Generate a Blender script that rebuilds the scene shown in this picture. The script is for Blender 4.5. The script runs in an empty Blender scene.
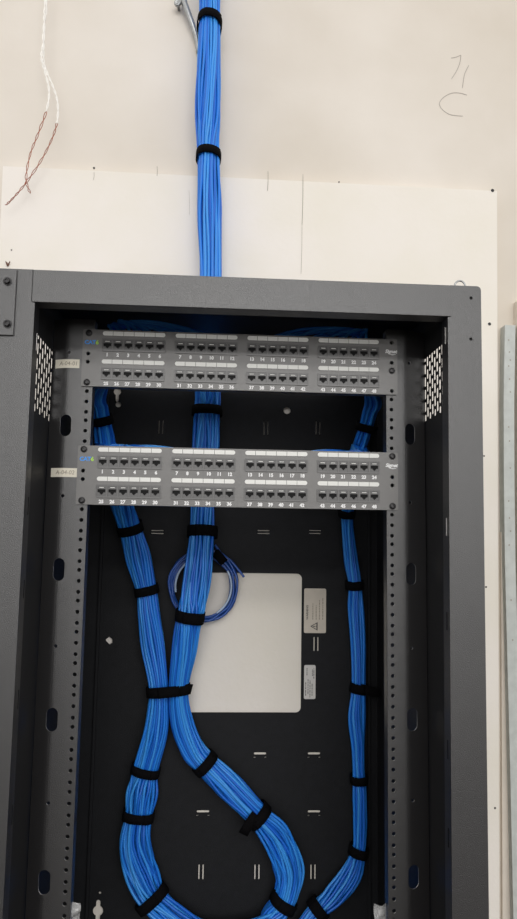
import bpy, bmesh, math, random
from mathutils import Vector, Matrix, noise
random.seed(7)
C = bpy.context.scene.collection
PI = math.pi

# ------------------------------------------------------------------ camera
F = 0.71118; PITCH, YAW, ROLL = 0.11192, 0.05955, 0.01584
CAM = Vector((-0.03549, -1.06776, -0.09124))
cy, sy, cp, sp, cr, sr = math.cos(YAW), math.sin(YAW), math.cos(PITCH), math.sin(PITCH), math.cos(ROLL), math.sin(ROLL)
fw = Vector((sy*cp, cy*cp, sp)); rt = Vector((cy, -sy, 0)); up = rt.cross(fw)
R2 = cr*rt + sr*up; U2 = -sr*rt + cr*up
cam_d = bpy.data.cameras.new('camera'); cam = bpy.data.objects.new('camera', cam_d); C.objects.link(cam)
M = Matrix((R2, U2, -fw)).transposed().to_4x4(); M.translation = CAM
cam.matrix_world = M
cam_d.sensor_fit = 'VERTICAL'; cam_d.sensor_height = 36; cam_d.lens = 36*711.18/919
cam_d.clip_start = 0.01
bpy.context.scene.camera = cam

def ray(u, v):
    return fw + R2*((u-258.5)/711.18) - U2*((v-459.5)/711.18)
def at(u, v, Y):
    d = ray(u, v); return CAM + d*((Y-CAM.y)/d.y)
def atX(u, v, X):
    d = ray(u, v); return CAM + d*((X-CAM.x)/d.x)

# ------------------------------------------------------------------ materials
def s2l(c):
    return tuple((x/255/12.92 if x/255 <= .04045 else ((x/255+.055)/1.055)**2.4) for x in c)
def mat(name, col, rough=.5, ior=1.5, metal=0, spec=.5, var=0, scale=30, bump=0, bscale=400, sheen=0, trans=0, alpha=1, var2=None):
    m = bpy.data.materials.new(name); m.use_nodes = True
    nt = m.node_tree; b = nt.nodes['Principled BSDF']
    c = s2l(col)
    b.inputs['Base Color'].default_value = (*c, 1)
    b.inputs['Roughness'].default_value = rough; b.inputs['Metallic'].default_value = metal
    b.inputs['Specular IOR Level'].default_value = spec
    b.inputs['IOR'].default_value = ior
    if sheen:
        b.inputs['Sheen Weight'].default_value = sheen
    if trans: b.inputs['Transmission Weight'].default_value = trans
    b.inputs['Alpha'].default_value = alpha
    tc = nt.nodes.new('ShaderNodeTexCoord')
    if var:
        n = nt.nodes.new('ShaderNodeTexNoise'); n.inputs['Scale'].default_value = scale; n.inputs['Detail'].default_value = 5
        r = nt.nodes.new('ShaderNodeValToRGB')
        c2 = s2l(var2) if var2 else tuple(x*(1-var) for x in c)
        r.color_ramp.elements[0].color = (*c2, 1); r.color_ramp.elements[0].position = .3
        r.color_ramp.elements[1].color = (*tuple(min(1, x*(1+var*.3)) for x in c), 1); r.color_ramp.elements[1].position = .65
        nt.links.new(tc.outputs['Object'], n.inputs['Vector']); nt.links.new(n.outputs['Fac'], r.inputs['Fac'])
        nt.links.new(r.outputs['Color'], b.inputs['Base Color'])
    if bump:
        n2 = nt.nodes.new('ShaderNodeTexNoise'); n2.inputs['Scale'].default_value = bscale; n2.inputs['Detail'].default_value = 3
        bp = nt.nodes.new('ShaderNodeBump'); bp.inputs['Strength'].default_value = bump; bp.inputs['Distance'].default_value = .001
        nt.links.new(tc.outputs['Object'], n2.inputs['Vector']); nt.links.new(n2.outputs['Fac'], bp.inputs['Height'])
        nt.links.new(bp.outputs['Normal'], b.inputs['Normal'])
    return m
MW = mat('wall_paint', (228, 221, 212), .75, spec=.25, var=.07, scale=2.2, bump=.25, bscale=60, var2=(212, 203, 190))
MB = mat('board_paint', (235, 229, 222), .6, spec=.35, var=.05, scale=5, bump=.35, bscale=90, var2=(231, 225, 213))
MFL = mat('concrete', (92, 89, 86), .8, var=.2, scale=4)
MC = mat('powder_coat', (34, 33, 34), .34, ior=1.52, spec=1.0, var=.10, scale=60, bump=.45, bscale=900)
MCI = mat('powder_coat_inner', (30, 30, 32), .5, spec=.4, var=.10, scale=60, bump=.45, bscale=900)
MCB = mat('back_panel_coat', (27, 28, 31), .6, spec=.2, var=.15, scale=90, bump=.5, bscale=700)
MSTEEL = mat('bare_steel', (190, 188, 184), .35, metal=.9)
MGALV = mat('galvanised', (170, 172, 172), .35, metal=.8, var=.2, scale=200)
MPANEL = mat('panel_coat', (82, 80, 78), .36, spec=1.0, bump=.3, bscale=1500)
MPORT = mat('port_plastic', (66, 64, 63), .38, spec=.9)
MJACK = mat('jack_plastic', (52, 50, 50), .38, spec=.8)
MSHADE = mat('opening_shade', (8, 8, 9), .6, spec=.2)  # near-black colour standing in for the shade inside openings
MLAB = mat('label_white', (226, 226, 222), .45)
MTXT = mat('print_white', (235, 235, 235), .5)
MSTICK = mat('sticker_cream', (226, 220, 204), .6, var=.03, scale=40)
MSTICK2 = mat('sticker_grey', (206, 204, 200), .5)
MINK = mat('ink', (60, 58, 58), .6)
MPEN = mat('pencil', (168, 160, 152), .7)
MINK2 = mat('faded_ink', (150, 140, 125), .6)
MBLUE = [mat('cable_jacket_%s' % n, c, .38, spec=.5) for n, c in (('a', (34, 128, 226)), ('b', (22, 104, 208)), ('c', (58, 150, 234)))]
MCOIL = mat('coil_jacket', (28, 78, 158), .3, spec=.6)
MPALE = mat('pale_jacket', (170, 190, 215), .3)
MVEL = mat('velcro', (15, 14, 16), .95, spec=.08, bump=.8, bscale=900)
MWIRE = mat('wire_white', (252, 249, 243), .22)
MCU = mat('copper', (150, 80, 56), .35, metal=.8)
MLBLUE = mat('print_blue', (50, 150, 240), .5)
MLGREEN = mat('print_green', (175, 225, 80), .5)
MSCREW = mat('black_screw', (38, 37, 38), .3, metal=.5, spec=.6)
MSTRUT = mat('grey_channel', (190, 194, 190), .5, var=.12, scale=60, bump=.2, bscale=200)
MLATH = mat('lath_paint', (226, 216, 203), .65, var=.08, scale=20)
MPLAST = mat('clear_plastic', (200, 200, 200), .12, spec=.8, alpha=.35)

# ------------------------------------------------------------------ helpers
def link(name, me, m, parent=None, smooth=False):
    o = bpy.data.objects.new(name, me); C.objects.link(o)
    if m is not None and not me.materials:
        for x in (m if isinstance(m, (list, tuple)) else [m]): me.materials.append(x)
    if smooth:
        for p in me.polygons: p.use_smooth = True
    if parent: 
        o.parent = parent; o.matrix_parent_inverse = Matrix.Identity(4)
        # geometry is given in world space unless told otherwise
        o.location = -wloc(parent)
    return o
def wloc(o):
    v = o.location.copy()
    while o.parent: o = o.parent; v += o.location
    return v
def obj(name, bm, m, parent=None, smooth=False):
    bmesh.ops.recalc_face_normals(bm, faces=bm.faces)
    me = bpy.data.meshes.new(name); bm.to_mesh(me); bm.free()
    return link(name, me, m, parent, smooth)
def tag(o, label=None, cat=None, group=None, kind=None):
    if label: o['label'] = label
    if cat: o['category'] = cat
    if group: o['group'] = group
    if kind: o['kind'] = kind
    return o
def empty(name, loc=(0, 0, 0)):
    o = bpy.data.objects.new(name, None); C.objects.link(o); o.location = loc; o.empty_display_size = .03
    return o
def dup(o, loc, parent=None):
    c = o.copy(); C.objects.link(c); c.parent = parent; c.location = loc
    return c
def box(bm, x0, x1, y0, y1, z0, z1, bev=0):
    b2 = bmesh.new()
    vs = [b2.verts.new((x, y, z)) for x in (x0, x1) for y in (y0, y1) for z in (z0, z1)]
    for f in ((0,1,3,2), (4,6,7,5), (0,4,5,1), (2,3,7,6), (0,2,6,4), (1,5,7,3)): b2.faces.new([vs[i] for i in f])
    bmesh.ops.recalc_face_normals(b2, faces=b2.faces)
    if bev: bmesh.ops.bevel(b2, geom=list(b2.edges), offset=bev, segments=2, affect='EDGES', profile=.5)
    me = bpy.data.meshes.new('t'); b2.to_mesh(me); b2.free(); bm.from_mesh(me); bpy.data.meshes.remove(me)
def tube(bm, pts, r, n=6, cap=True, closed=False):
    pts = [Vector(p) for p in pts]; N = len(pts)
    rr = r if isinstance(r, (list, tuple)) else [r]*N
    t0 = (pts[1]-pts[0]).normalized()
    a = Vector((0, 1, 0)) if abs(t0.y) < .9 else Vector((1, 0, 0))
    nrm = (a - t0*a.dot(t0)).normalized()
    rings = []
    for i, p in enumerate(pts):
        if closed: t = pts[(i+1) % N]-pts[i-1]
        else: t = pts[min(i+1, N-1)]-pts[max(i-1, 0)]
        t = t.normalized() if t.length > 1e-9 else t0
        nrm = nrm - t*nrm.dot(t)
        nrm = nrm.normalized() if nrm.length > 1e-6 else t.orthogonal().normalized()
        b = t.cross(nrm)
        rings.append([bm.verts.new(p + (nrm*math.cos(2*PI*k/n) + b*math.sin(2*PI*k/n))*rr[i]) for k in range(n)])
    for i in range(N if closed else N-1):
        A, B = rings[i], rings[(i+1) % N]
        for k in range(n): bm.faces.new((A[k], A[(k+1) % n], B[(k+1) % n], B[k]))
    if cap and not closed:
        bm.faces.new(rings[0][::-1]); bm.faces.new(rings[-1])
def lathe(bm, c, axis, prof, n=20):
    """prof: (radius, distance along axis)"""
    axis = Vector(axis).normalized(); a = axis.orthogonal().normalized(); b = axis.cross(a); c = Vector(c)
    rings = [[bm.verts.new(c + axis*h + (a*math.cos(2*PI*k/n)+b*math.sin(2*PI*k/n))*r) for k in range(n)] for r, h in prof]
    for A, B in zip(rings, rings[1:]):
        for k in range(n): bm.faces.new((A[k], A[(k+1) % n], B[(k+1) % n], B[k]))
    bm.faces.new(rings[0][::-1]); bm.faces.new(rings[-1])
def circ(cx, cz, r, n=12, rz=None):
    rz = rz or r
    return [(cx+r*math.cos(2*PI*k/n), cz+rz*math.sin(2*PI*k/n)) for k in range(n)]
def rrect(x0, x1, z0, z1, r, n=4):
    o = []
    for cx, cz, a0 in ((x1-r, z1-r, 0), (x0+r, z1-r, 90), (x0+r, z0+r, 180), (x1-r, z0+r, 270)):
        for k in range(n+1):
            a = math.radians(a0+90*k/n); o.append((cx+r*math.cos(a), cz+r*math.sin(a)))
    return o
def rect(x0, x1, z0, z1): return [(x0, z0), (x1, z0), (x1, z1), (x0, z1)]
def slot(cx, cz, w, h, n=6):
    r = min(w, h)/2
    return rrect(cx-w/2, cx+w/2, cz-h/2, cz+h/2, r*.999, n)
def plate_mesh(outline, holes, t, pos, plane='XZ', bm_out=None):
    """flat sheet with real holes, thickness t, centred at pos on the axis across the sheet"""
    cu = bpy.data.curves.new('p', 'CURVE'); cu.dimensions = '2D'; cu.fill_mode = 'BOTH'; cu.extrude = t*50
    for loop in [outline]+holes:
        s = cu.splines.new('POLY'); s.points.add(len(loop)-1); s.use_cyclic_u = True
        for p, q in zip(s.points, loop): p.co = (q[0]*100, q[1]*100, 0, 1)
    o = bpy.data.objects.new('p', cu); C.objects.link(o)
    dg = bpy.context.evaluated_depsgraph_get(); dg.update()
    me = bpy.data.meshes.new_from_object(o.evaluated_get(dg))
    bpy.data.objects.remove(o); bpy.data.curves.remove(cu)
    bm = bmesh.new(); bm.from_mesh(me); bpy.data.meshes.remove(me)
    bmesh.ops.remove_doubles(bm, verts=bm.verts, dist=1e-4)
    for v in bm.verts:
        x, y, z = v.co/100
        v.co = (x, pos+z, y) if plane == 'XZ' else ((pos+z, x, y) if plane == 'YZ' else (x, y, pos+z))
    bmesh.ops.recalc_face_normals(bm, faces=bm.faces)
    if bm_out is None: return bm
    me = bpy.data.meshes.new('t'); bm.to_mesh(me); bm.free(); bm_out.from_mesh(me); bpy.data.meshes.remove(me)
    return bm_out
TX = {}
def text_mesh(s, size, off=0, shear=0, align='CENTER', ext=.0002):
    key = (s, size, off, shear, align)
    if key in TX: return TX[key]
    cu = bpy.data.curves.new('t', 'FONT'); cu.body = s; cu.size = size; cu.align_x = align; cu.align_y = 'CENTER'
    cu.offset = off; cu.shear = shear; cu.extrude = ext; cu.resolution_u = 3
    o = bpy.data.objects.new('t', cu); C.objects.link(o)
    dg = bpy.context.evaluated_depsgraph_get(); dg.update()
    me = bpy.data.meshes.new_from_object(o.evaluated_get(dg))
    bpy.data.objects.remove(o); bpy.data.curves.remove(cu)
    for v in me.vertices:
        x, y, z = v.co; v.co = (x, -z, y)
    me.materials.clear(); TX[key] = me
    return me
def spline(keys, per=10):
    """Catmull-Rom through tuples of floats"""
    out = []; n = len(keys)
    for i in range(n-1):
        p0, p1, p2, p3 = keys[max(i-1, 0)], keys[i], keys[i+1], keys[min(i+2, n-1)]
        for k in range(per):
            t = k/per
            out.append(tuple(.5*(2*b + (c-a)*t + (2*a-5*b+4*c-d)*t*t + (-a+3*b-3*c+d)*t**3) for a, b, c, d in zip(p0, p1, p2, p3)))
    out.append(tuple(keys[-1])); return out

# ------------------------------------------------------------------ setting
YB = .350          # front of the cabinet's back sheet
YP = .3535         # front of the white board
YW = .3725         # wall
bm = bmesh.new(); box(bm, -9, 9, YW, YW+.1, -1.6, 2.4)
wall = tag(obj('wall_back', bm, MW), 'cream painted plaster wall behind the white board', kind='structure')
bm = bmesh.new(); box(bm, -9, 9, -16, YW, -1.65, -1.6)
tag(obj('floor', bm, MFL), 'grey floor of the room', kind='structure')
def stroke(name, pix, w, Y, m, parent, t=.0006):
    pts = spline([(*at(u, v, Y),) for u, v in pix], 6)
    b = bmesh.new(); L = []
    for i, p in enumerate(pts):
        p = Vector(p); d = Vector(pts[min(i+1, len(pts)-1)])-Vector(pts[max(i-1, 0)]); s = Vector((-d.z, 0, d.x)).normalized()*w/2*(.45 if i in (0, len(pts)-1) else 1)
        L.append([b.verts.new(p+s+Vector((0, dy, 0))) for dy in (0, t)] + [b.verts.new(p-s+Vector((0, dy, 0))) for dy in (t, 0)])
    for A, B in zip(L, L[1:]):
        for k in range(4): b.faces.new((A[k], A[(k+1) % 4], B[(k+1) % 4], B[k]))
    b.faces.new(L[0]); b.faces.new(L[-1][::-1])
    return obj(name, b, m, parent)
for pix in ([(451, 58), (456, 57), (461, 55)], [(461, 55), (460, 62), (457, 70), (451.5, 79)], [(469, 65), (465, 73), (463.5, 80), (462.5, 88)],
            [(467, 95), (460, 93), (452, 93), (444, 97), (439.5, 103), (442, 109), (449, 114), (456, 115.5), (463, 116)]):
    stroke('pencil_mark', pix, .0013, YW-.0006, MPEN, wall)

board = empty('plywood_board', (.03, YP, -1.2))
tag(board, 'large white painted plywood board fixed to the wall behind the black cabinet', 'board')
bl, brt = -.4885, .5535
bm = plate_mesh([(bl+.02, -1.3), (.5165, -1.3), (.5535, .661), (bl, .666)], [], YW-.0005-YP, (YW-.0005+YP)/2, 'XZ')
obj('board_sheet', bm, MB, board)
for u, v, r in ((94, 168, .0022), (492.5, 190.5, .0036), (489.5, 324, .0034), (11.5, 250, .0015), (339, 182, .0016), (486, 587, .002), (495, 808, .002), (484, 456, .0018)):
    bm = bmesh.new(); p = at(u, v, YP); lathe(bm, p, (0, -1, 0), [(r, -.001), (r, .0006), (r*.6, .001), (r*.3, .0008)], 10)
    obj('screw_head', bm, MSCREW if r > .002 else MINK, board)
for a, b_, w in (((268, 171), (267.5, 191), .0012), ((303, 174), (302, 226), .0011), ((94, 172), (93.5, 180), .0008), ((157, 166), (157, 176), .001), ((302, 226), (301, 274), .0007), ((189, 190), (189.5, 215), .0004)):
    stroke('paint_crack', [a, ((a[0]+b_[0])/2+.3, (a[1]+b_[1])/2), b_], w, YP-.0004, mat('crack', (150, 142, 130), .8) if 'crack' not in bpy.data.materials else bpy.data.materials['crack'], board)
# torn brown scrap by the cabinet's corner
bm = bmesh.new()
for (a, b2) in (((7.5, 266), (10, 261)), ((7.5, 265), (5.5, 261)), ((7.5, 266), (7, 262))):
    tube(bm, [at(*a, YP-.001), at(*b2, YP-.004)], [.0022, .0006], 5)
tag(obj('torn_scrap', bm, mat('brown_scrap', (110, 80, 66), .8)), 'tiny brown torn scrap stuck on the white board above the cabinet corner', 'scrap')

# ---- right edge: lath and grey channel
bm = bmesh.new()
def strip(bm, left, right, Y0, Y1):
    L = []
    for (a, b_) in zip(left, right):
        p, q = at(*a, Y0), at(*b_, Y0)
        L.append([bm.verts.new((x, y, p.z)) for x, y in ((p.x, Y0), (q.x, Y0), (q.x, Y1), (p.x, Y1))])
    for A, B in zip(L, L[1:]):
        for k in range(4): bm.faces.new((A[k], A[(k+1) % 4], B[(k+1) % 4], B[k]))
    bm.faces.new(L[0]); bm.faces.new(L[-1][::-1])
strip(bm, [(501, 532), (501.8, 700), (502.6, 919), (503, 1020)], [(506, 532), (509, 700), (514, 919), (516, 1020)], .364, YW-.0005)
tag(obj('trim_1', bm, MLATH), 'narrow cream lath on the wall between board and grey channel', kind='structure')
ch = empty('metal_channel', at(509, 919, .35)); tag(ch, 'tall pale grey metal channel with small holes running up the right edge', 'channel')
bm = bmesh.new()
left = [(505, 325), (503.8, 400), (504, 480), (505, 560), (507.5, 660), (510, 760), (513.5, 919), (515, 1020)]
wd = [10.5]*8
right = [(a+w, b) for (a, b), w in zip(left, wd)]
strip(bm, left, right, .346, .3485)
strip(bm, left, [(a+1, b) for a, b in left], .3485, YW-.0005)
strip(bm, [(a-1, b) for a, b in right], right, .3485, YW-.0005)
obj('channel_body', bm, MSTRUT, ch)
for i, v in enumerate((340, 352, 360, 366, 379, 392, 427, 441, 468, 501, 518, 531, 545, 600, 640)):
    bm = bmesh.new(); u = 509.5 + (i % 3-1)*.8 + (max(0, v-520)*.02); lathe(bm, at(u, v, .346), (0, -1, 0), [(.0016, -.0004), (.0016, .0003)], 8)
    obj('channel_hole', bm, bpy.data.materials['crack'], ch)
bm = bmesh.new()
strip(bm, [(518, 300), (518, 600), (521, 1020)], [(530, 300), (530, 600), (533, 1020)], .350, YW-.0005)
tag(obj('wall_batten', bm, MLATH), 'pale batten on the wall right of the grey channel at the picture edge', 'batten')

# ------------------------------------------------------------------ cabinet
cab = empty('rack_cabinet', (0, .115, -.95)); tag(cab, 'black open wall-mounted network rack cabinet fixed to the white board', 'cabinet')
YF = -.12; XI = .284; XS = .289; ZT = .268; ZB = -.95
# header bar
zL, zR = at(32, 302, YF).z, at(448, 316, YF).z
hb = (zL+zR)/2
bm = bmesh.new()
box(bm, -.2905, .2875, YF, YF+.002, hb, ZT, .0006)
box(bm, -.2905, .2875, YF+.002, YF+.028, hb, hb+.002, .0005)
box(bm, -.2905, .2875, YF+.026, YF+.028, hb+.002, hb+.016)
obj('header_bar', bm, MC, cab)
# stiles
def lean(z): return max(0, (hb-z))*.0072     # the right stile leans in slightly towards its foot
def stile(x_in, x_out, sgn):
    bm = bmesh.new()
    o = [(x_in, ZB), (x_out, ZB)]
    r = .006
    for k in range(6):
        a = k/5*PI/2; o.append((x_out-sgn*r+sgn*r*math.cos(a), ZT-r+r*math.sin(a)))
    o += [(x_in+sgn*.004, ZT), (x_in+sgn*.004, hb-.001), (x_in, hb-.001)]
    hs = []
    if sgn > 0:
        for u, v in ((471, 298), (471, 339)):
            p = at(u, v, YF); hs.append(circ(p.x, p.z, .0024, 10))
    plate_mesh(o, hs, .002, YF+.001, 'XZ', bm)
    x = sorted((x_in, x_in+sgn*.002))
    box(bm, x[0], x[1], YF+.002, YF+.027, ZB, hb, .0004)     # inward lip
    x = sorted((x_out, x_out-sgn*.002))
    box(bm, x[0], x[1], YF+.002, YF+.030, ZB, ZT-.006)        # outer return
    if sgn > 0:
        for v in bm.verts: v.co.x -= lean(v.co.z)
    return bm
def hole_plug(p, r):
    b = bmesh.new(); lathe(b, p, (0, 1, 0), [(r, 0), (r, .006)], 10); return b
st = obj('stile', stile(-XI-.001, -.352, -1), MC, cab); st['label'] = 'wide front stile on the left, with a bolted hinge plate'
st = obj('stile', stile(XI-.001, .331, 1), MC, cab); st['label'] = 'front stile on the right with two small holes at its top'
for u, v in ((471, 298), (471, 339)):
    obj('dark_hole_plug', hole_plug(at(u, v, YF+.0015), .0034), MSHADE, st)  # black plug added behind each hole so that it reads as dark
# small slits in the inward lips
for sgn, vs in ((-1, (333, 505, 590, 700, 812)), (1, (335, 527, 620, 745, 830))):
    for v in vs:
        u = 29-(v-300)*.03 if sgn < 0 else 446.5
        p = atX(u, v, sgn*XI*.998)
        bm = bmesh.new(); xx = sorted((sgn*(XI-.0016), sgn*(XI-.0009)))
        box(bm, xx[0], xx[1], YF+.011, YF+.013, p.z-.012, p.z+.012, .0002)
        if sgn > 0:
            for q in bm.verts: q.co.x -= lean(q.co.z)
        obj('lip_slit', bm, MSTEEL if v in (333, 335, 527) else MSHADE, cab)
# hinge plate with bolts on the left stile
pl0, pl1 = at(-20, 268, YF).x, at(16, 300, YF).x
zb = at(10, 336, YF).z
bm = bmesh.new(); box(bm, -.349, pl1, YF-.0035, YF-.0001, zb, ZT-.002, .0008)
hp = obj('hinge_plate', bm, MC, cab)
for v in (281.5, 324):
    p = at(7.5, v, YF-.0035); bm = bmesh.new()
    lathe(bm, p, (0, -1, 0), [(.0058, -.0005), (.0058, .0012)], 22)
    lathe(bm, p, (0, -1, 0), [(.0044, .001), (.0044, .0042), (.0036, .005), (.0026, .005), (.0024, .0036)], 6)
    obj('bolt', bm, MSCREW, hp)
# wire loop on the top right
bm = bmesh.new(); c = at(460, 286.5, -.09)
tube(bm, [(c.x+.0078*math.cos(a), c.y, c.z+.0085*math.sin(a)) for a in [PI*k/14 for k in range(-2, 17)]], .0014, 8)
lp = obj('wire_loop', bm, MGALV, cab, True); lp['label'] = 'small galvanised wire loop'
# side sheets with vents
def side(sgn):
    x = sgn*(XS+.001); hs = []
    if sgn < 0: u0, v0, u1, v1, vb = 36.5, 337, 53, 347, 412
    else: u0, v0, u1, v1, vb = 441.5, 346, 424.5, 357, 412
    a = atX(u0, v0, sgn*XS); b_ = atX(u1, v1, sgn*XS); c = atX(u0, vb, sgn*XS)
    n = 8; zt = (a.z+b_.z)/2; H = zt-c.z; ya, yb = a.y, b_.y
    for k in range(n):
        y = ya+(yb-ya)*k/(n-1); h = H/5
        for j in range(6):
            z1 = zt - (j-(.5 if k % 2 else 0))*h; z0 = z1-h*.76
            z1 = min(z1, zt); z0 = max(z0, zt-H)
            if z1-z0 > .004: hs.append(rrect(y-.0041, y+.0041, z0, z1, .002, 3))
    o = rect(YF+.003, YB, ZB, ZT-.003)
    bm = plate_mesh(o, hs, .0009, x, 'YZ')
    ob = obj('side_sheet', bm, MCI, cab)
    return ob
side(-1); side(1)
# outer skin of the stiles is open where the vents are: cut it by leaving the outer side short (vents breathe to the room)
# top sheet with cable opening
bm = plate_mesh(rect(-XS-.0012, XS+.0012, YF+.003, YB), [rrect(-.24, .20, .185, .3465, .008)], .002, ZT-.004, 'XY')
obj('top_sheet', bm, MCI, cab)
bm = bmesh.new(); box(bm, -XS, XS, YF+.003, YB, ZB, ZB+.002); obj('bottom_sheet', bm, MCI, cab)
# back sheet: cut-out, keyholes, lanced slots
hs = [rrect(at(190, 573, YB).x, at(302, 573, YB).x, at(246, 712.5, YB).z, at(246, 573, YB).z, .010, 5)]
def keyhole(u, v, r, up_, dn):
    p = at(u, v, YB); w = r*.42
    pts = []
    a0 = math.asin(.42)
    # clockwise outline with a neck above and a neck below
    for k in range(9):
        a = PI/2-a0-(PI-2*a0)*k/8; pts.append((p.x+r*math.cos(a), p.z+r*math.sin(a)))
    if dn:
        for k in range(5):
            a = -PI*k/4; pts.append((p.x+w*math.cos(a), p.z-r-dn+w*math.sin(a)))
    for k in range(9):
        a = -PI/2-a0-(PI-2*a0)*k/8; pts.append((p.x+r*math.cos(a), p.z+r*math.sin(a)))
    if up_:
        for k in range(5):
            a = PI-PI*k/4; pts.append((p.x+w*math.cos(a), p.z+r+up_+w*math.sin(a)))
    return pts
hs.append(keyhole(98, 911, .0095, .006, .009)); hs.append(keyhole(117.5, 391.5, .0075, .002, .010))
for u, v, r in ((118.3, 404.5, .0055), (287, 410.5, .0072), (100, 893, .0022), (381, 622, .0022)):
    p = at(u, v, YB); hs.append(circ(p.x, p.z, r, 14))
p = at(109.5, 641, YB); hs.append([(p.x-.008, p.z+.002), (p.x-.001, p.z+.008), (p.x+.005, p.z+.004), (p.x+.0055, p.z-.003), (p.x, p.z-.0065)])
bars = []
def hslot(u, v, fat=False):
    p = at(u, v, YB)
    if fat:
        hs.append(slot(p.x, p.z+.001, .024, .0042, 3)); hs.append(slot(p.x-.0105, p.z-.0062, .004, .0014, 2)); hs.append(slot(p.x+.0105, p.z-.0062, .004, .0014, 2))
    else:
        hs.append(slot(p.x, p.z+.0028, .024, .0017, 2)); hs.append(slot(p.x, p.z-.0028, .024, .0017, 2))
def vslot(u, v, w=.002):
    p = at(u, v, YB)
    hs.append(slot(p.x-.0038, p.z, w, .027, 2)); hs.append(slot(p.x+.0038, p.z, w, .027, 2))
for u in (157.5, 263.5, 315): hslot(u, 532)
for u, v in ((260, 754), (314, 754), (203, 812), (314, 812)): hslot(u, v, True)
for u, v in ((161, 427), (266, 428), (318, 428)): vslot(u, v, .0011)
vslot(316, 644, .0022)
for u in (201, 257, 313): vslot(u, 872, .0024)
bm = plate_mesh(rect(-XS-.0012, XS+.0012, ZB, ZT-.003), hs, .0015, YB+.00075, 'XZ')
back = obj('back_sheet', bm, MCB, cab)
for x in (at(97, 650, .343).x, at(369.5, 650, .343).x):
    bm = bmesh.new(); box(bm, x-.003, x+.003, YB-.006, YB, ZB+.003, ZT-.01, .0015); obj('stiffening_rib', bm, MCB, back)
# stickers on the back sheet
def sticker(u0, u1, v0, v1, name, m):
    a, b_ = at(u0, (v0+v1)/2, YB).x, at(u1, (v0+v1)/2, YB).x
    z1, z0 = at((u0+u1)/2, v0, YB).z, at((u0+u1)/2, v1, YB).z
    bm = plate_mesh(rrect(a, b_, z0, z1, .003), [], .0004, YB-.0003, 'XZ')
    return obj(name, bm, m, back), a, b_, z0, z1
wl, a, b_, z0, z1 = sticker(304, 326, 588.5, 633, 'warning_label', mat('aged_label', (205, 196, 182), .55, var=.05, scale=60)); wl['label'] = 'cream warning label with triangle symbol'
Y0 = YB-.0009
def textline(x, za, zb_, w, m, parent, dens=.82):
    b = bmesh.new(); z = za
    while z < zb_:
        L = random.uniform(.0018, .006); L = min(L, zb_-z)
        if L > .0008: box(b, x-w/2, x+w/2, Y0, Y0+.0004, z, z+L)
        z += L+random.uniform(.0008, .0016)
    return obj('text_line', b, m, parent)
W = b_-a; H = z1-z0
def rot_text(s, size, x, z, m, parent, off=0):
    me = text_mesh(s, size, off, 0, 'LEFT'); o = bpy.data.objects.new('print', me); C.objects.link(o)
    if not me.materials: me.materials.append(m)
    o.parent = parent; o.location = Vector((x, Y0, z))-wloc(parent); o.rotation_euler = (0, -PI/2, 0)
    return o
rot_text('WARNING', .0058, a+W*.15, z0+H*.30, MINK, wl, .0001)
for k, (fx, f0, f1) in enumerate(((.40, .3, .68), (.55, .3, .62), (.70, .3, .74), (.85, .3, .8))):
    textline(a+W*fx, z0+H*f0, z0+H*f1, .0016, MINK2, wl)
# triangle pictogram (points left, text is turned)
tx, tz, tr = a+W*.48, z0+H*.15, .0085
bm = bmesh.new()
tri = [(tx-tr, tz), (tx+tr*.7, tz-tr*.95), (tx+tr*.7, tz+tr*.95)]
tri2 = [(tx+(x-tx)*.68-.0002, tz+(z-tz)*.68) for x, z in tri]
bm = plate_mesh(tri, [tri2], .0004, Y0, 'XZ'); 
box(bm, tx-tr*.35, tx+tr*.15, Y0-.0002, Y0+.0003, tz-.0008, tz+.0008); box(bm, tx+tr*.27, tx+tr*.42, Y0-.0002, Y0+.0003, tz-.0008, tz+.0008)
obj('triangle_symbol', bm, MINK, wl)
rl, a, b_, z0, z1 = sticker(304, 315.5, 665, 699, 'rating_label', MSTICK2); rl['label'] = 'small pale grey rating label with tiny print'
W = b_-a; H = z1-z0
for fx, f0, f1 in ((.15, .1, .5), (.35, .15, .6), (.52, .05, .55), (.7, .1, .45), (.85, .6, .9), (.25, .7, .92), (.72, .68, .88)):
    textline(a+W*fx, z0+H*f0, z0+H*f1, .0013, MINK, rl)

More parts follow.
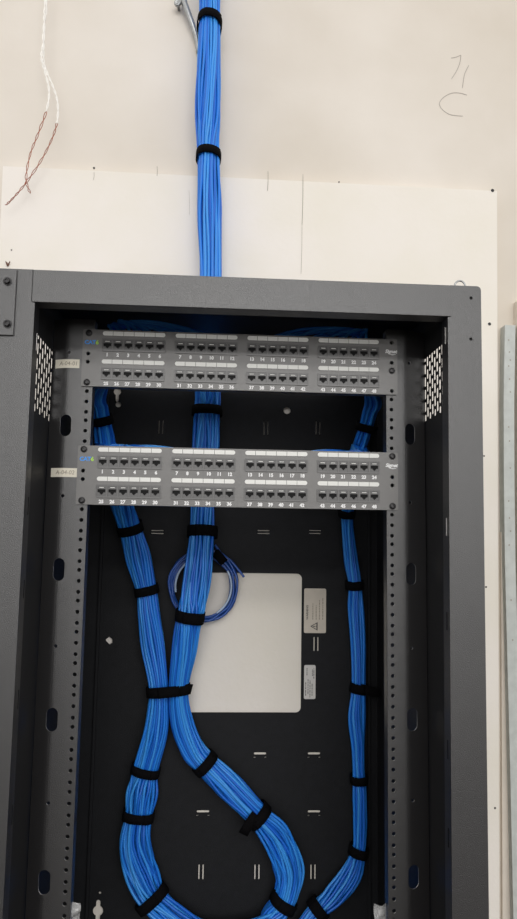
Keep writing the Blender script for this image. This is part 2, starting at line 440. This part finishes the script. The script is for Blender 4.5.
# rails
hole_z = []
for k in range(-22, 6):
    base = -.04445+k*.04445
    for o_ in (.00635, .022225, .0381): hole_z.append(base+o_)
oval = [(.262, z) for z in (.074, -.1395, -.352, -.5715, -.785)]
dots = [(.2615, z) for z in (.186, -.0315, -.249, -.466, -.69)]
def bend_y(x):
    a = abs(x)-(.260 if x < 0 else .250)
    return 0 if a <= 0 else (a*a*19 if a < .010 else .0019+(a-.010)*.38)
def bend(bm):
    for s_ in (-1, 1):
        for a in ((.260, .263, .2665, .270) if s_ < 0 else (.250, .253, .2565, .260)):
            g = list(bm.verts)+list(bm.edges)+list(bm.faces)
            bmesh.ops.bisect_plane(bm, geom=g, plane_co=(s_*a, 0, 0), plane_no=(1, 0, 0))
    for v in bm.verts: v.co.y += bend_y(v.co.x)
def rail(sgn):
    hs = [circ(sgn*.23255, z, .0030, 10) for z in hole_z if -.92 < z < .235]
    hs += [slot(sgn*x, z, .0165, .033, 6) for x, z in oval] + [circ(sgn*x, z, .0026, 10) for x, z in dots]
    x0, x1 = sorted((sgn*.2245, sgn*(XS-.001)))
    bm = bmesh.new(); cuts = [ZB+.004]; z = -.93345
    while z < .19:
        if z-cuts[-1] > .07 and all(abs(z-c) > .019 for _, c in oval) and all(abs(z-c) > .006 for _, c in dots): cuts.append(z)
        z += .04445
    cuts.append(.238)
    for za, zb_ in zip(cuts, cuts[1:]):
        plate_mesh(rect(x0, x1, za, zb_), [h for h in hs if za < h[0][1] < zb_], .002, .001, 'XZ', bm)
    bm.normal_update()
    for f in bm.faces:
        if abs(f.normal.y) < .5:
            c = f.calc_center_median()
            if x0+.0015 < c.x < x1-.002 and all(abs(c.z-q) > 1e-4 for q in cuts): f.material_index = 1
    bend(bm)
    xa, xb = sorted((sgn*.2245, sgn*.2265)); box(bm, xa, xb, .002, .022, ZB+.004, .238, .0005)
    xa, xb = sorted((sgn*(XS-.003), sgn*(XS-.001))); box(bm, xa, xb, .018, .04, ZB+.004, .238)
    o = obj('mounting_rail', bm, [MC, MSTEEL], cab)
    return o
rl1, rl2 = rail(-1), rail(1)
# hand-labelled stickers on the left rail
for (u0, u1, v0, v1, s) in ((54.5, 79.5, 359, 368, 'A-04-01'), (50, 78.5, 467.5, 477.5, 'A-04-02')):
    a, b_ = at(u0, (v0+v1)/2, -.0005).x, at(u1, (v0+v1)/2, -.0005).x
    b_ = min(b_, -.2418)
    zc = at((u0+u1)/2, (v0+v1)/2, 0).z; h = .0067
    bm = plate_mesh(rect(max(a, -.2835), b_, zc-h, zc+h), [], .0005, -.0004, 'XZ')
    bend(bm)
    t = obj('label_sticker', bm, MSTICK, rl1); t['label'] = 'cream paper sticker with faint handwriting'
    me = text_mesh(s, .0085, 0, .1)
    for vv in me.vertices: vv.co.y += bend_y(vv.co.x+(max(a, -.2835)+b_)/2+.002)
    o = bpy.data.objects.new('handwriting', me); C.objects.link(o)
    if not me.materials: me.materials.append(MINK2)
    o.parent = t; o.location = Vector(((max(a, -.2835)+b_)/2+.002, -.0008, zc))-wloc(t)

# ------------------------------------------------------------------ patch panels
def screw_bm(c, r=.0046):
    bm = bmesh.new()
    lathe(bm, c, (0, -1, 0), [(r*1.15, -.0004), (r*1.15, .0006)], 18)
    lathe(bm, c, (0, -1, 0), [(r*.95, .0004), (r*.95, .0018), (r*.8, .0027), (r*.5, .0031), (r*.36, .0031), (r*.3, .0018)], 18)
    return bm
GX = [-.1645, -.0545, .0550, .1650]; PITCHX = .01585
jack_me = None; strip_me = None; block_me = None
def patch_panel(zc, label, screws):
    global jack_me, strip_me, block_me
    P = empty('patch_panel', (0, -.0015, zc-.044)); tag(P, label, 'patch panel', None)
    y0 = -.003
    hs = [circ(s*.23255, zc+dz, .0031, 12) for s in (-1, 1) for dz in (-.0381, -.00635, .00635, .0381)]
    # openings behind the port blocks
    for gx in GX:
        for dz in (.0205, -.0235): hs.append(rrect(gx-.0465, gx+.0465, zc+dz-.0085, zc+dz+.0085, .001, 2))
    bm = plate_mesh(rrect(-.2413, .2413, zc-.0439, zc+.0439, .0025), hs, .003, -.0018, 'XZ')
    for s in (-1, 1):
        za, zb_ = sorted((zc+s*.0439, zc+s*.0419)); box(bm, -.2225, .2225, -.0004, .014, za, zb_)
    obj('face_plate', bm, MPANEL, P)
    n = 0
    for row, (zl, zp, zn) in enumerate(((.0382, .0205, .0050), (-.0055, -.0235, -.0395))):
        for g, gx in enumerate(GX):
            # label strip: six windows side by side
            if strip_me is None:
                bm = bmesh.new()
                for k in range(6):
                    x0 = (k-3)*PITCHX+.00035; x1 = x0+PITCHX-.0007; h = .0032
                    o = []
                    if k == 0: o = [(x1, -h), (x1, h)]+[(x0+h-h*math.sin(PI*j/8), h*math.cos(PI*j/8)) for j in range(9)]
                    elif k == 5: o = [(x0, h), (x0, -h)]+[(x1-h+h*math.sin(PI*j/8), -h*math.cos(PI*j/8)) for j in range(9)]
                    else: o = rect(x0, x1, -h, h)
                    plate_mesh(o, [], .001, 0, 'XZ', bm)
                strip_me = bpy.data.meshes.new('label_strip'); bm.to_mesh(strip_me); bm.free(); strip_me.materials.append(MLAB)
                # port block frame with six windows
                bm = plate_mesh(rrect(-.0478, .0478, -.0100, .0100, .0015, 2), [rect((k-2.5)*PITCHX-.0071, (k-2.5)*PITCHX+.0071, -.0078, .0078) for k in range(6)], .0024, 0, 'XZ')
                block_me = bpy.data.meshes.new('port_block'); bm.to_mesh(block_me); bm.free(); block_me.materials.append(MPORT)
                # jack: face with stepped T opening, closed near-black box for the shade inside, and latch bar
                op = [(-.0057, .0026), (-.0057, -.0022), (-.0028, -.0022), (-.0028, -.0038), (-.0013, -.0038), (-.0013, -.0054), (.0013, -.0054), (.0013, -.0038), (.0028, -.0038), (.0028, -.0022), (.0057, -.0022), (.0057, .0026)]
                bm = plate_mesh(rrect(-.0069, .0069, -.0077, .0077, .0008, 2), [op], .002, 0, 'XZ')
                nf = len(bm.faces)
                box(bm, -.0062, .0062, .0008, .012, -.0070, .0050)
                bm.faces.ensure_lookup_table()
                for f in list(bm.faces)[nf:]: f.material_index = 1
                nf = len(bm.faces)
                box(bm, -.0033, .0033, -.0016, -.0009, .0046, .0056, .0002)
                bm.faces.ensure_lookup_table()
                for f in list(bm.faces)[nf:]: f.material_index = 2
                jack_me = bpy.data.meshes.new('jack'); bm.to_mesh(jack_me); bm.free()
                for m_ in (MJACK, MSHADE, MLAB): jack_me.materials.append(m_)
            pw = P.location
            o = bpy.data.objects.new('label_strip', strip_me); C.objects.link(o); o.parent = P; o.location = Vector((gx, y0-.0007, zc+zl))-pw
            blk = bpy.data.objects.new('port_block', block_me); C.objects.link(blk); blk.parent = P; blk.location = Vector((gx, y0-.0011, zc+zp))-pw
            for k in range(6):
                n += 1
                jx = (k-2.5)*PITCHX
                j = bpy.data.objects.new('jack', jack_me); C.objects.link(j); j.parent = blk; j.location = (jx, .0006, 0)
                me = text_mesh(str(n), .0070, .00036)
                if not me.materials: me.materials.append(MTXT)
                t = bpy.data.objects.new('port_number', me); C.objects.link(t); t.parent = P; t.location = Vector((gx+jx, y0-.0005, zc+zn))-pw
    # punch-down housings behind
    for gx in GX:
        bm = bmesh.new(); box(bm, gx-.047, gx+.047, .013, .034, zc-.036, zc+.036, .001); obj('punchdown_block', bm, MJACK, P)
    # printed marks
    for s, m_, x in (('CAT', MLBLUE, -.2305), ('6', MLGREEN, -.2200)):
        me = text_mesh(s, .0084, .00032)
        if not me.materials: me.materials.append(m_)
        t = bpy.data.objects.new('print', me); C.objects.link(t); t.parent = P; t.location = Vector((x+.0005, y0-.0005, zc+.0235))-P.location
    me = text_mesh('Signet', .0076, .0003, .25)
    if not me.materials: me.materials.append(MTXT)
    t = bpy.data.objects.new('maker_print', me); C.objects.link(t); t.parent = P; t.location = Vector((.2312, y0-.0005, zc+.0240))-P.location
    b = bmesh.new(); pts = [(.2285+k*.0013, zc+.0198-.0007*math.sin(k/8*PI)) for k in range(9)]
    tube(b, [(x, y0-.0003, z) for x, z in pts], [.0002+.0005*math.sin(k/8*PI) for k in range(9)], 6)
    obj('print_swoosh', b, MTXT, P)
    for s, dz in screws:
        obj('rack_screw', screw_bm((s*.23255, y0-.0002, zc+dz)), MSCREW, P)
    return P
ZU, ZL_ = .1778, 0
patch_panel(ZU, 'black 48-port patch panel at the top of the rack, right under the header', [(-1, -.0381), (-1, .0381), (1, -.00635)])
patch_panel(ZL_, 'black 48-port patch panel mounted lower, below the open gap in the rack', [(-1, -.0381), (-1, .0381), (1, -.0381), (1, .0381)])

# ------------------------------------------------------------------ cables
CR = .0028
def pxm(Y): return 711.18/((Y-CAM.y)*cp)      # pixels per metre at depth Y (approx.)
def K(u, v, Y, hw):                            # key: centre, half width in metres
    p = at(u, v, Y); return (p.x, p.y, p.z, hw/pxm(Y))
keyA = [K(209, -75, .315, 12.5), K(209.5, -20, .318, 12), K(209.5, 25, .320, 12.4), K(208.5, 75, .318, 13.3), K(208.5, 120, .318, 13.3), K(208.5, 157, .320, 12.2), K(210, 210, .317, 14.2),
        K(211, 275, .313, 12.8), K(209, 345, .31, 13.5), K(208, 395, .31, 14), K(207, 411, .31, 14), K(206.5, 447, .31, 15.2), K(203.5, 495, .31, 13.5), K(202.5, 532, .303, 13.6),
        K(200, 565, .294, 14.5), K(194, 600, .292, 14.3), K(190, 616, .292, 13), K(184, 650, .299, 12.5), K(178.5, 690, .312, 10.2), K(181.5, 722, .318, 11.5), K(192, 748, .32, 12.2),
        K(205, 763, .32, 11.5), K(230, 788, .319, 13.5), K(258, 815, .318, 12), K(277, 837, .318, 14.5), K(288.5, 868, .318, 14.2), K(286.5, 890, .318, 12.2), K(282, 903, .318, 11.2)]
toB = [K(268, 917, .316, 13), K(243, 931, .314, 14), K(208, 934, .314, 15), K(178, 921, .316, 14)]
keyB = [K(152, 898, .32, 15), K(141, 872, .322, 17), K(135.5, 843, .322, 17), K(138.5, 815, .324, 13.5), K(141.5, 792, .322, 14.8), K(145.5, 770, .324, 12.5), K(155.5, 730, .32, 12.8),
        K(158.5, 690, .318, 10), K(153, 645, .318, 12), K(149, 612, .316, 11), K(146.5, 590, .316, 10.5), K(138.5, 558, .308, 12.7), K(130, 528, .296, 11.5), K(122, 505, .275, 13), K(112, 470, .235, 13), K(106, 447, .195, 13)]
endBu = [K(102, 420, .165, 9.5), K(97.5, 396, .130, 10)]
toC = [K(268, 922, .314, 9), K(272, 948, .31, 9), K(290, 950, .31, 9), K(304, 925, .314, 9)]
keyC = [K(318, 909, .318, 8.5), K(336, 893, .32, 12.5), K(352, 872, .322, 12), K(358.5, 851, .322, 8), K(360, 828, .322, 8), K(359.5, 795, .322, 7.3), K(358.8, 779, .322, 7), K(358, 745, .322, 8.2), K(357, 718, .322, 9),
        K(358.5, 688, .322, 7), K(358.5, 645, .32, 8.2), K(356.5, 610, .318, 8.5), K(354.5, 585, .315, 7.5), K(350, 558, .31, 7.2), K(346.5, 525, .30, 7), K(348, 500, .28, 8), K(353, 470, .24, 10), K(359, 448, .20, 10)]
endCu = [K(366, 427, .165, 9), K(373, 400, .125, 11)]

def pack(N):
    """hexagonal packing of N points in a unit disc"""
    pts = []; s = 1.0
    while True:
        pts = []
        for i in range(-12, 13):
            for j in range(-12, 13):
                x = (i+.5*(j % 2)+.21)*s; y = (j*.866+.17)*s
                if x*x+y*y <= 1: pts.append((x, y))
        if len(pts) >= N: break
        s *= .985
    pts.sort(key=lambda p: p[0]**2+p[1]**2)
    return pts[:N]
packA, packB, packC = pack(76), pack(48), pack(28)
def centreline(keys, per=6): return spline(keys, per)
def frames(cl):
    fr = []
    for i, p in enumerate(cl):
        a, b_ = Vector(cl[max(i-1, 0)][:3]), Vector(cl[min(i+1, len(cl)-1)][:3]); t = (b_-a).normalized()
        s = t.cross(Vector((0, 1, 0))); s.normalize(); d = s.cross(t)
        if d.y < 0: d = -d
        fr.append((Vector(p[:3]), t, s, d, p[3]))
    return fr
# A hangs downward: side vector for downward tangent
def build_bundle(nameidx, sel, keyX, toX, packX, endu, hdA, hdX, side):
    """cables sel of trunk A carried on through toX, keyX and finished at the panels"""
    res = []
    keys = keyA+toX+keyX
    cl = centreline(keys); fr = frames(cl)
    nA = (len(keyA)-1)*6; nM = nA+(len(toX)+1)*6
    clu = centreline(keyX[-2:]+endu); 
    # order targets by nearness to keep cables from crossing too much
    sx = sorted(range(len(sel)), key=lambda i: packA[sel[i]][0]); tx_ = sorted(range(len(packX)), key=lambda i: packX[i][0])
    tgt = {}
    for a, b2 in zip(sx, tx_): tgt[a] = packX[b2]
    for i, ai in enumerate(sel):
        pa, pb = packA[ai], tgt[i]
        ph = random.uniform(0, 100); pts = []
        upper = (i % 2 == 0)
        F_ = fr if not upper else fr
        for q, (c, t, s, d, hw) in enumerate(F_):
            w = min(1, max(0, (q-nA)/(nM-nA))); w = w*w*(3-2*w)
            x = pa[0]*(1-w)+pb[0]*w; y = pa[1]*(1-w)+pb[1]*w
            tw = .5*math.sin(q*.055+1.0)+.25*math.sin(q*.13)
            x, y = x*math.cos(tw)-y*math.sin(tw), x*math.sin(tw)+y*math.cos(tw)
            hd = hdA*(1-w)+hdX*w
            # tidy at straps, looser between
            loose = max(0, min(1, (hw-.0215)/.006)) if hw > .02 else .3
            jx = noise.noise(Vector((q*.11, ph, 0)))*.0062*(.2+loose); jy = noise.noise(Vector((q*.11, ph, 9)))*.0062*(.2+loose)
            pts.append(c + s*(x*(hw-CR)+jx) + d*(y*(hd-CR)+jy))
        # behind the panels
        k = i//2
        if upper:
            for (px, py, pz, hw) in spline([keyX[-1]]+endu, 4)[1:]:
                pts.append(Vector((px+pb[0]*(hw-CR), py+pb[1]*.012, pz+pb[1]*.004)))
            zt = ZU
        else: zt = ZL_
        npx = len(sel)//2; col = int(k/max(1, npx)*12); g = (col//6) if side < 0 else 2+col//6
        jx = GX[g] + (col % 6-2.5)*PITCHX; jz = zt + (.02 if (k % 2 == 0) else -.02)
        arc = random.uniform(0, 1)
        xs = side*(.218-.014*arc)
        if upper:
            tail = [Vector((xs, .105, zt+.02)), Vector((xs*.95, .07, zt+.058+.012*arc)), Vector((xs*.78+jx*.22, .058, zt+.067+.011*arc)), Vector((xs*.4+jx*.6, .055, zt+.062+.01*arc)), Vector((jx, .05, zt+.040)), Vector((jx, .037, jz))]
        else:
            last = pts[-1]
            tail = [Vector((last.x*.98, .15, .052+.004*arc)), Vector((xs*.9, .10, .050+.006*arc)), Vector((xs*.55+jx*.45, .062, .0475+.004*arc)), Vector((jx, .050, .030)), Vector((jx, .036, jz))]
        tp = spline([tuple(pts[-3]), tuple(pts[-1])]+[tuple(v) for v in tail], 5)
        pts = pts[:-2]+[Vector(p) for p in tp[1:]]
        res.append(pts)
    return res, fr
order = sorted(range(76), key=lambda i: packA[i][0])
# trunk hanging down: choose the cables for the right branch from one side
selC = order[:28]; selB = order[28:]
cabB, frB = build_bundle(0, selB, keyB, toB, packB, endBu, .0262, .0215, -1)
cabC, frC = build_bundle(1, selC, keyC, toC, packC, endCu, .0262, .0165, 1)
for lst, lab, grp in ((cabB, 'bright blue network cable in the trunk that loops back up on the left', 'blue cables looping up the left side'),
                      (cabC, 'bright blue network cable in the trunk that turns up the right side', 'blue cables turning up the right side')):
    for i, pts in enumerate(lst):
        bm = bmesh.new(); tube(bm, pts, CR, 6)
        o = obj('network_cable', bm, MBLUE[i*7 % 3], None, True); tag(o, lab, 'cable', grp)

# ------------------------------------------------------------------ straps
def nearest(fr, u, v, lo=0, hi=None):
    best = None
    for i in range(lo, hi or len(fr)):
        c, t, s, d, hw = fr[i]; p = at(u, v, c.y); e = (p-c).length
        if best is None or e < best[0]: best = (e, i)
    return fr[best[1]]
def strap(f, label, w=.016, hd=.026, grow=.0012, tail=None, tilt=0, sag=0, hw=None, shift=Vector((0, 0, 0))):
    c, t, s, d, hw0 = f; hw = hw or hw0; c = c+shift
    t2 = (t*math.cos(tilt)+s*math.sin(tilt)).normalized(); s2 = (s*math.cos(tilt)-t*math.sin(tilt)).normalized()
    root = empty('velcro_strap', c); tag(root, label, 'cable strap')
    bm = bmesh.new(); N = 40; L = []
    for k in range(N):
        a = 2*PI*k/N; ca, sa = math.cos(a), math.sin(a)
        e = lambda q: math.copysign(abs(q)**.86, q)
        def P(th, h):
            hh = h + .0007*noise.noise(Vector((a*2, h*300, c.z*50)))
            return c + s2*(e(ca)*(hw+grow+th)) + d*(e(sa)*(hd+grow+th)) + t2*hh + Vector((0, 0, 1))*sag*(-sa)
        L.append([bm.verts.new(P(0, -w/2)), bm.verts.new(P(.0018, -w/2)), bm.verts.new(P(.0022, 0)), bm.verts.new(P(.0018, w/2)), bm.verts.new(P(0, w/2))])
    for k in range(N):
        A, B = L[k], L[(k+1) % N]
        for j in range(5): bm.faces.new((A[j], A[(j+1) % 5], B[(j+1) % 5], B[j]))
    obj('strap_band', bm, MVEL, root, True)
    # overlapping end lying over the front
    bm = bmesh.new(); L = []
    for k in range(13):
        a = -PI*(.62-.034*k*1.1); ca, sa = math.cos(a), math.sin(a); e = lambda q: math.copysign(abs(q)**.86, q)
        b0 = c + s2*(e(ca)*(hw+grow+.0022)) + d*(e(sa)*(hd+grow+.0022)) + Vector((0, 0, 1))*sag*(-sa) + t2*.0006
        o = (s2*ca+d*sa).normalized()
        L.append([bm.verts.new(b0-t2*w*.47), bm.verts.new(b0-t2*w*.47+o*.0013), bm.verts.new(b0+t2*w*.47+o*.0013), bm.verts.new(b0+t2*w*.47)])
    for A, B in zip(L, L[1:]):
        for j in range(4): bm.faces.new((A[j], A[(j+1) % 4], B[(j+1) % 4], B[j]))
    bm.faces.new(L[0]); bm.faces.new(L[-1][::-1])
    obj('strap_end', bm, MVEL, root, True)
    if tail:   # loose tail: list of pixel points, at the bundle's front
        pts = [at(u, v, c.y+dy) for u, v, dy in tail]; bm = bmesh.new(); L = []
        for i, p in enumerate(pts):
            dd = (pts[min(i+1, len(pts)-1)]-pts[max(i-1, 0)]).normalized(); n_ = Vector((-dd.z, 0, dd.x)).normalized()*w*.46
            L.append([bm.verts.new(p+n_), bm.verts.new(p+n_+Vector((0, -.002, 0))), bm.verts.new(p-n_+Vector((0, -.002, 0))), bm.verts.new(p-n_)])
        for A, B in zip(L, L[1:]):
            for j in range(4): bm.faces.new((A[j], A[(j+1) % 4], B[(j+1) % 4], B[j]))
        bm.faces.new(L[0]); bm.faces.new(L[-1][::-1])
        obj('strap_tail', bm, MVEL, root, True)
nAi = (len(keyA)-1)*6+1
lb = len(frB); startB = nAi+len(toB)*6-2; startC = nAi+len(toC)*6-2
A_ = lambda u, v: nearest(frB, u, v, 0, nAi)
B_ = lambda u, v: nearest(frB, u, v, startB)
C_ = lambda u, v: nearest(frC, u, v, startC)
strap(A_(209.5, 25), 'black cloth strap around the blue trunk at the top edge of the picture', sag=.009, w=.017, hd=.0262, grow=.0004, tilt=-.10)
strap(A_(208.5, 158), 'black cloth strap on the blue trunk just above the white board, against bare wall', sag=.004, w=.016, hd=.0262, grow=.0004, tilt=-.1)
strap(A_(207, 411), 'black cloth strap on the blue trunk, seen in the gap between the two patch panels', w=.018)
strap(A_(202.5, 532), 'black cloth strap on the blue trunk just below the lower patch panel', w=.021)
strap(A_(190, 615), 'black cloth strap on the blue trunk below the cable coil, over the white cut-out', w=.021, tilt=.05)
strap(A_(205, 763), 'black cloth strap tilted on the trunk below the white cut-out corner', w=.018, hd=.0265)
strap(A_(258, 816), 'black cloth strap with hanging loose tail where the trunk swings right', w=.019, tail=[(256, 814, -.027), (250, 822, -.03), (246, 829, -.026), (243, 834, -.02)])
strap(A_(283.5, 902), 'black cloth strap at the bottom of the trunk, left of the lowest right strap', w=.019)
f1, f2 = A_(178.5, 690), B_(158.5, 690)
cm = (f1[0]+f2[0])/2; strap((cm, Vector((0, 0, -1)), Vector((1, 0, 0)), Vector((0, 1, 0)), .0385), 'black cloth strap tying the trunk and the left bundle together', w=.019, hd=.028, tilt=.10, sag=.002,
      tail=[(180, 691, -.030), (188, 690, -.024), (188.5, 684, -.02)])
strap(B_(102, 420) if False else (lambda p: (p, Vector((.25, .5, -1)).normalized(), Vector((1, 0, .2)).normalized(), Vector((0, 1, .4)).normalized(), .0165))(at(102, 420, .165)), 'black cloth strap on the left bundle, seen in the gap between the panels', w=.015, hd=.016)
strap(B_(130, 528), 'uppermost black strap on the left bundle, just below the lower patch panel', w=.018, hd=.0225, tilt=-.05)
strap(B_(146.5, 590), 'black cloth strap on the left bundle level with the cable coil', w=.017, hd=.0225)
strap(B_(145.5, 770), 'black cloth strap on the left bundle, first one below the shared strap', w=.016, hd=.0225)
strap(B_(138.5, 815), 'black cloth strap on the left bundle, at its leftmost bend', w=.017, hd=.0225)
strap(B_(152, 898), 'lowest black strap on the left bundle, by the keyhole at bottom left', w=.019, hd=.0235)
strap((at(366, 427, .165), Vector((.3, -.5, 1)).normalized(), Vector((1, 0, -.2)).normalized(), Vector((0, 1, .4)).normalized(), .0155), 'black cloth strap on the right bundle, seen in the gap between the panels', w=.014, hd=.015)
strap(C_(347, 513), 'highest black strap on the right bundle, tucked under the lower patch panel edge', w=.015, hd=.0175, grow=.0006)
strap(C_(354.5, 585), 'upper black strap on the right bundle, beside the warning label', w=.017, hd=.0175, tilt=-.1)
strap(C_(358.5, 688), 'black strap with tail sticking out right on the right bundle', w=.018, hd=.0175, tilt=-.15, tail=[(360, 688, -.018), (370, 691, -.016), (376, 692.5, -.012), (380, 692.5, -.008)])
strap(C_(358.8, 779), 'black cloth strap on the right bundle, second from its bottom bend', w=.015, hd=.0175)
strap(C_(358.5, 851), 'black cloth strap where the right bundle starts bending down-left', w=.017, hd=.0175, tilt=-.1)
strap(C_(318, 909), 'lowest right black strap, where the right bundle reaches the picture bottom', w=.020, hd=.0185, hw=.0185)

# ------------------------------------------------------------------ coil
cc = at(203, 586, .333); coil = empty('cable_coil', cc); tag(coil, 'small coil of darker blue cable tucked behind the trunk over the white cut-out', 'cable coil')
RX, RZ = 32.0/pxm(.333), 33.5/pxm(.333)
pts = []; turns = 7; n = 44
offs = [(0, 0), (-.006, .003), (.004, -.005), (-.003, -.006), (.005, .004), (-.009, -.002), (.0, .007), (-.005, .001), (-.005, .001)]
for i in range(turns*n+1):
    q = i/n; j = int(q); f = q-j; a = 2*PI*q+.6
    o0, o1 = offs[j], offs[j+1]; f = f*f*(3-2*f)
    ro = o0[0]+(o1[0]-o0[0])*f; yo = o0[1]+(o1[1]-o0[1])*f
    ro += .004*noise.noise(Vector((math.cos(a)*2, math.sin(a)*2, j*3.1+f)))
    pts.append(Vector((cc.x+(RX+ro)*math.cos(a), cc.y+yo, cc.z+(RZ+ro)*math.sin(a))))
e1 = [at(*p) for p in ((223, 556, .327), (230, 560, .325), (237, 568, .322), (244, 577, .318))]
bm = bmesh.new(); tube(bm, pts, .0026, 6); obj('coiled_cable', bm, MCOIL, coil, True)
bm = bmesh.new(); tube(bm, [Vector(p) for p in spline([tuple(at(215, 545, .330)), *[tuple(p) for p in e1]], 6)], .0026, 6); obj('cable_end', bm, MCOIL, coil, True)
bm = bmesh.new()
for a0, a1, dr, dy in ((2.25, 3.35, -.010, -.0115), (-1.05, .55, -.008, -.0115)):
    tube(bm, [(cc.x+(RX+dr)*math.cos(a), cc.y+dy, cc.z+(RZ+dr)*math.sin(a)) for a in [a0+(a1-a0)*k/24 for k in range(25)]], .0022, 6)
po = obj('pale_strand', bm, MPALE, coil, True); po['label'] = 'pale bluish strand'
p0 = at(219.5, 557, .333)
strap((p0, Vector((.75, 0, .66)).normalized()*1, Vector((.66, 0, -.75)), Vector((0, 1, 0)), .012), 'small black strap holding the dark blue cable coil, right of the trunk', w=.017, hd=.0125)

# ------------------------------------------------------------------ loose twisted wires
tw = empty('twisted_wires', at(45, 90, .315)); tag(tw, 'thin twisted white and bare copper wires dangling in front of the wall', 'wires')
p1 = [(45, -70), (45.5, 0), (44, 21), (43, 43), (42, 60), (45.5, 74), (49, 91), (46.6, 110), (38, 134), (30, 155), (26, 179), (30, 193)]
p2 = [(45.6, -70), (46, 0), (44.5, 21), (43.5, 43), (43, 60), (47.5, 74), (53.5, 88), (57.6, 103), (57, 122), (51, 141), (39.5, 163), (25, 184), (14, 197), (6, 205)]
for pi_, (pp, cut) in enumerate(((p1, 112), (p2, 124))):
    ks = [(*at(u, v, .318+pi_*.003), v) for u, v in pp]; cl = spline(ks, 26)
    for h in (0, 1):
        full = []
        for i, (x, y, z, v) in enumerate(cl):
            a = i*.27+h*PI; r = .0013+(.0007 if v > cut else 0)*abs(math.sin(i*.04))
            b_ = i*.10+pi_*PI; s = .0012 if v < 62 else 0
            full.append((Vector((x+r*math.cos(a)+s*math.cos(b_), y+r*math.sin(a)+s*math.sin(b_), z)), v))
        ins = [p for p, v in full if v <= cut]; cu = [p for p, v in full if v > cut-3]
        bm = bmesh.new(); tube(bm, ins, .0011, 6); o = obj('insulated_wire', bm, MWIRE, tw, True); o['label'] = 'white insulated wire'
        bm = bmesh.new(); tube(bm, cu, .00072, 6); o = obj('copper_wire', bm, MCU, tw, True); o['label'] = 'bare copper wire'

# ------------------------------------------------------------------ metal rod hanger at top
hg = empty('bridle_hanger', at(185, -30, .365)); tag(hg, 'bent galvanised metal rod with bolt on the wall beside the trunk', 'hanger')
bm = bmesh.new()
tube(bm, [Vector(p) for p in spline([tuple(at(*p)) for p in ((176, -40, .355), (181, -12, .352), (184.5, 3, .350), (190, 18, .352), (196, 36, .358), (199, 52, .362))], 8)], .0066, 14)
obj('rod', bm, MGALV, hg, True)
bm = bmesh.new(); p = at(177.5, 4, .352)
lathe(bm, p, (-.1, -1, -.1), [(.003, -.02), (.003, -.002), (.0066, -.002), (.0074, .0015), (.0066, .005), (.004, .0062), (.0028, .0045)], 16)
obj('bolt', bm, MGALV, hg, True)
bm = bmesh.new(); a, b_ = at(177.5, 4, .358), at(184.5, 1, .356); 
tube(bm, [a, b_], .0045, 8); obj('clamp_tab', bm, MGALV, hg)

# ------------------------------------------------------------------ crumpled clear plastic at the foot of the rails
for (u0, u1, v0, v1, lab) in ((69, 80, 903, 935, 'crumpled clear plastic scrap caught at the foot of the left rail'), (374.5, 388, 903, 935, 'crumpled clear plastic scrap caught at the foot of the right rail')):
    bm = bmesh.new(); G = []; nx, nz = 9, 18
    for j in range(nz):
        G.append([])
        for i in range(nx):
            p = at(u0+(u1-u0)*i/(nx-1), v0+(v1-v0)*j/(nz-1), .012)
            q = p*55; G[-1].append(bm.verts.new(p+Vector((noise.noise(q)*.005, noise.noise(q+Vector((5, 3, 1)))*.012, noise.noise(q+Vector((9, 2, 7)))*.007))))
    for j in range(nz-1):
        for i in range(nx-1): bm.faces.new((G[j][i], G[j][i+1], G[j+1][i+1], G[j+1][i]))
    me = bpy.data.meshes.new('plastic_scrap'); bm.to_mesh(me); bm.free(); o = link('plastic_scrap', me, MPLAST)
    md = o.modifiers.new('thickness', 'SOLIDIFY'); md.thickness = .0003
    tag(o, lab, 'plastic scrap')

# ------------------------------------------------------------------ light
def area(name, loc, sx, sy_, power, col=(1, .97, .93), rot=(0, 0, 0)):
    l = bpy.data.lights.new(name, 'AREA'); l.shape = 'RECTANGLE'; l.size = sx; l.size_y = sy_; l.energy = power; l.color = col
    o = bpy.data.objects.new(name, l); C.objects.link(o); o.location = loc; o.rotation_euler = rot; return o
for i, (y, p) in enumerate(((-4.4, 38), (-7.0, 95))):
    area('ceiling_tube_light', (.3, y, 2.1), 4.0, .5, p, (1, .985, .965), (math.radians(38), 0, 0))
area('low_fill_light', (.5, -7.5, .35), 7.0, 1.5, 95, (1, .99, .975), (math.radians(90), 0, 0))  # added fill lamp, no known source: lifts the low frontal light
w = bpy.data.worlds.new('room_light'); bpy.context.scene.world = w; w.use_nodes = True
bg = w.node_tree.nodes['Background']; bg.inputs[0].default_value = (1, .98, .96, 1); bg.inputs[1].default_value = 1.02
vs = bpy.context.scene.view_settings
vs.view_transform = 'Standard'; vs.look = 'None'; vs.exposure = 0; vs.gamma = 1
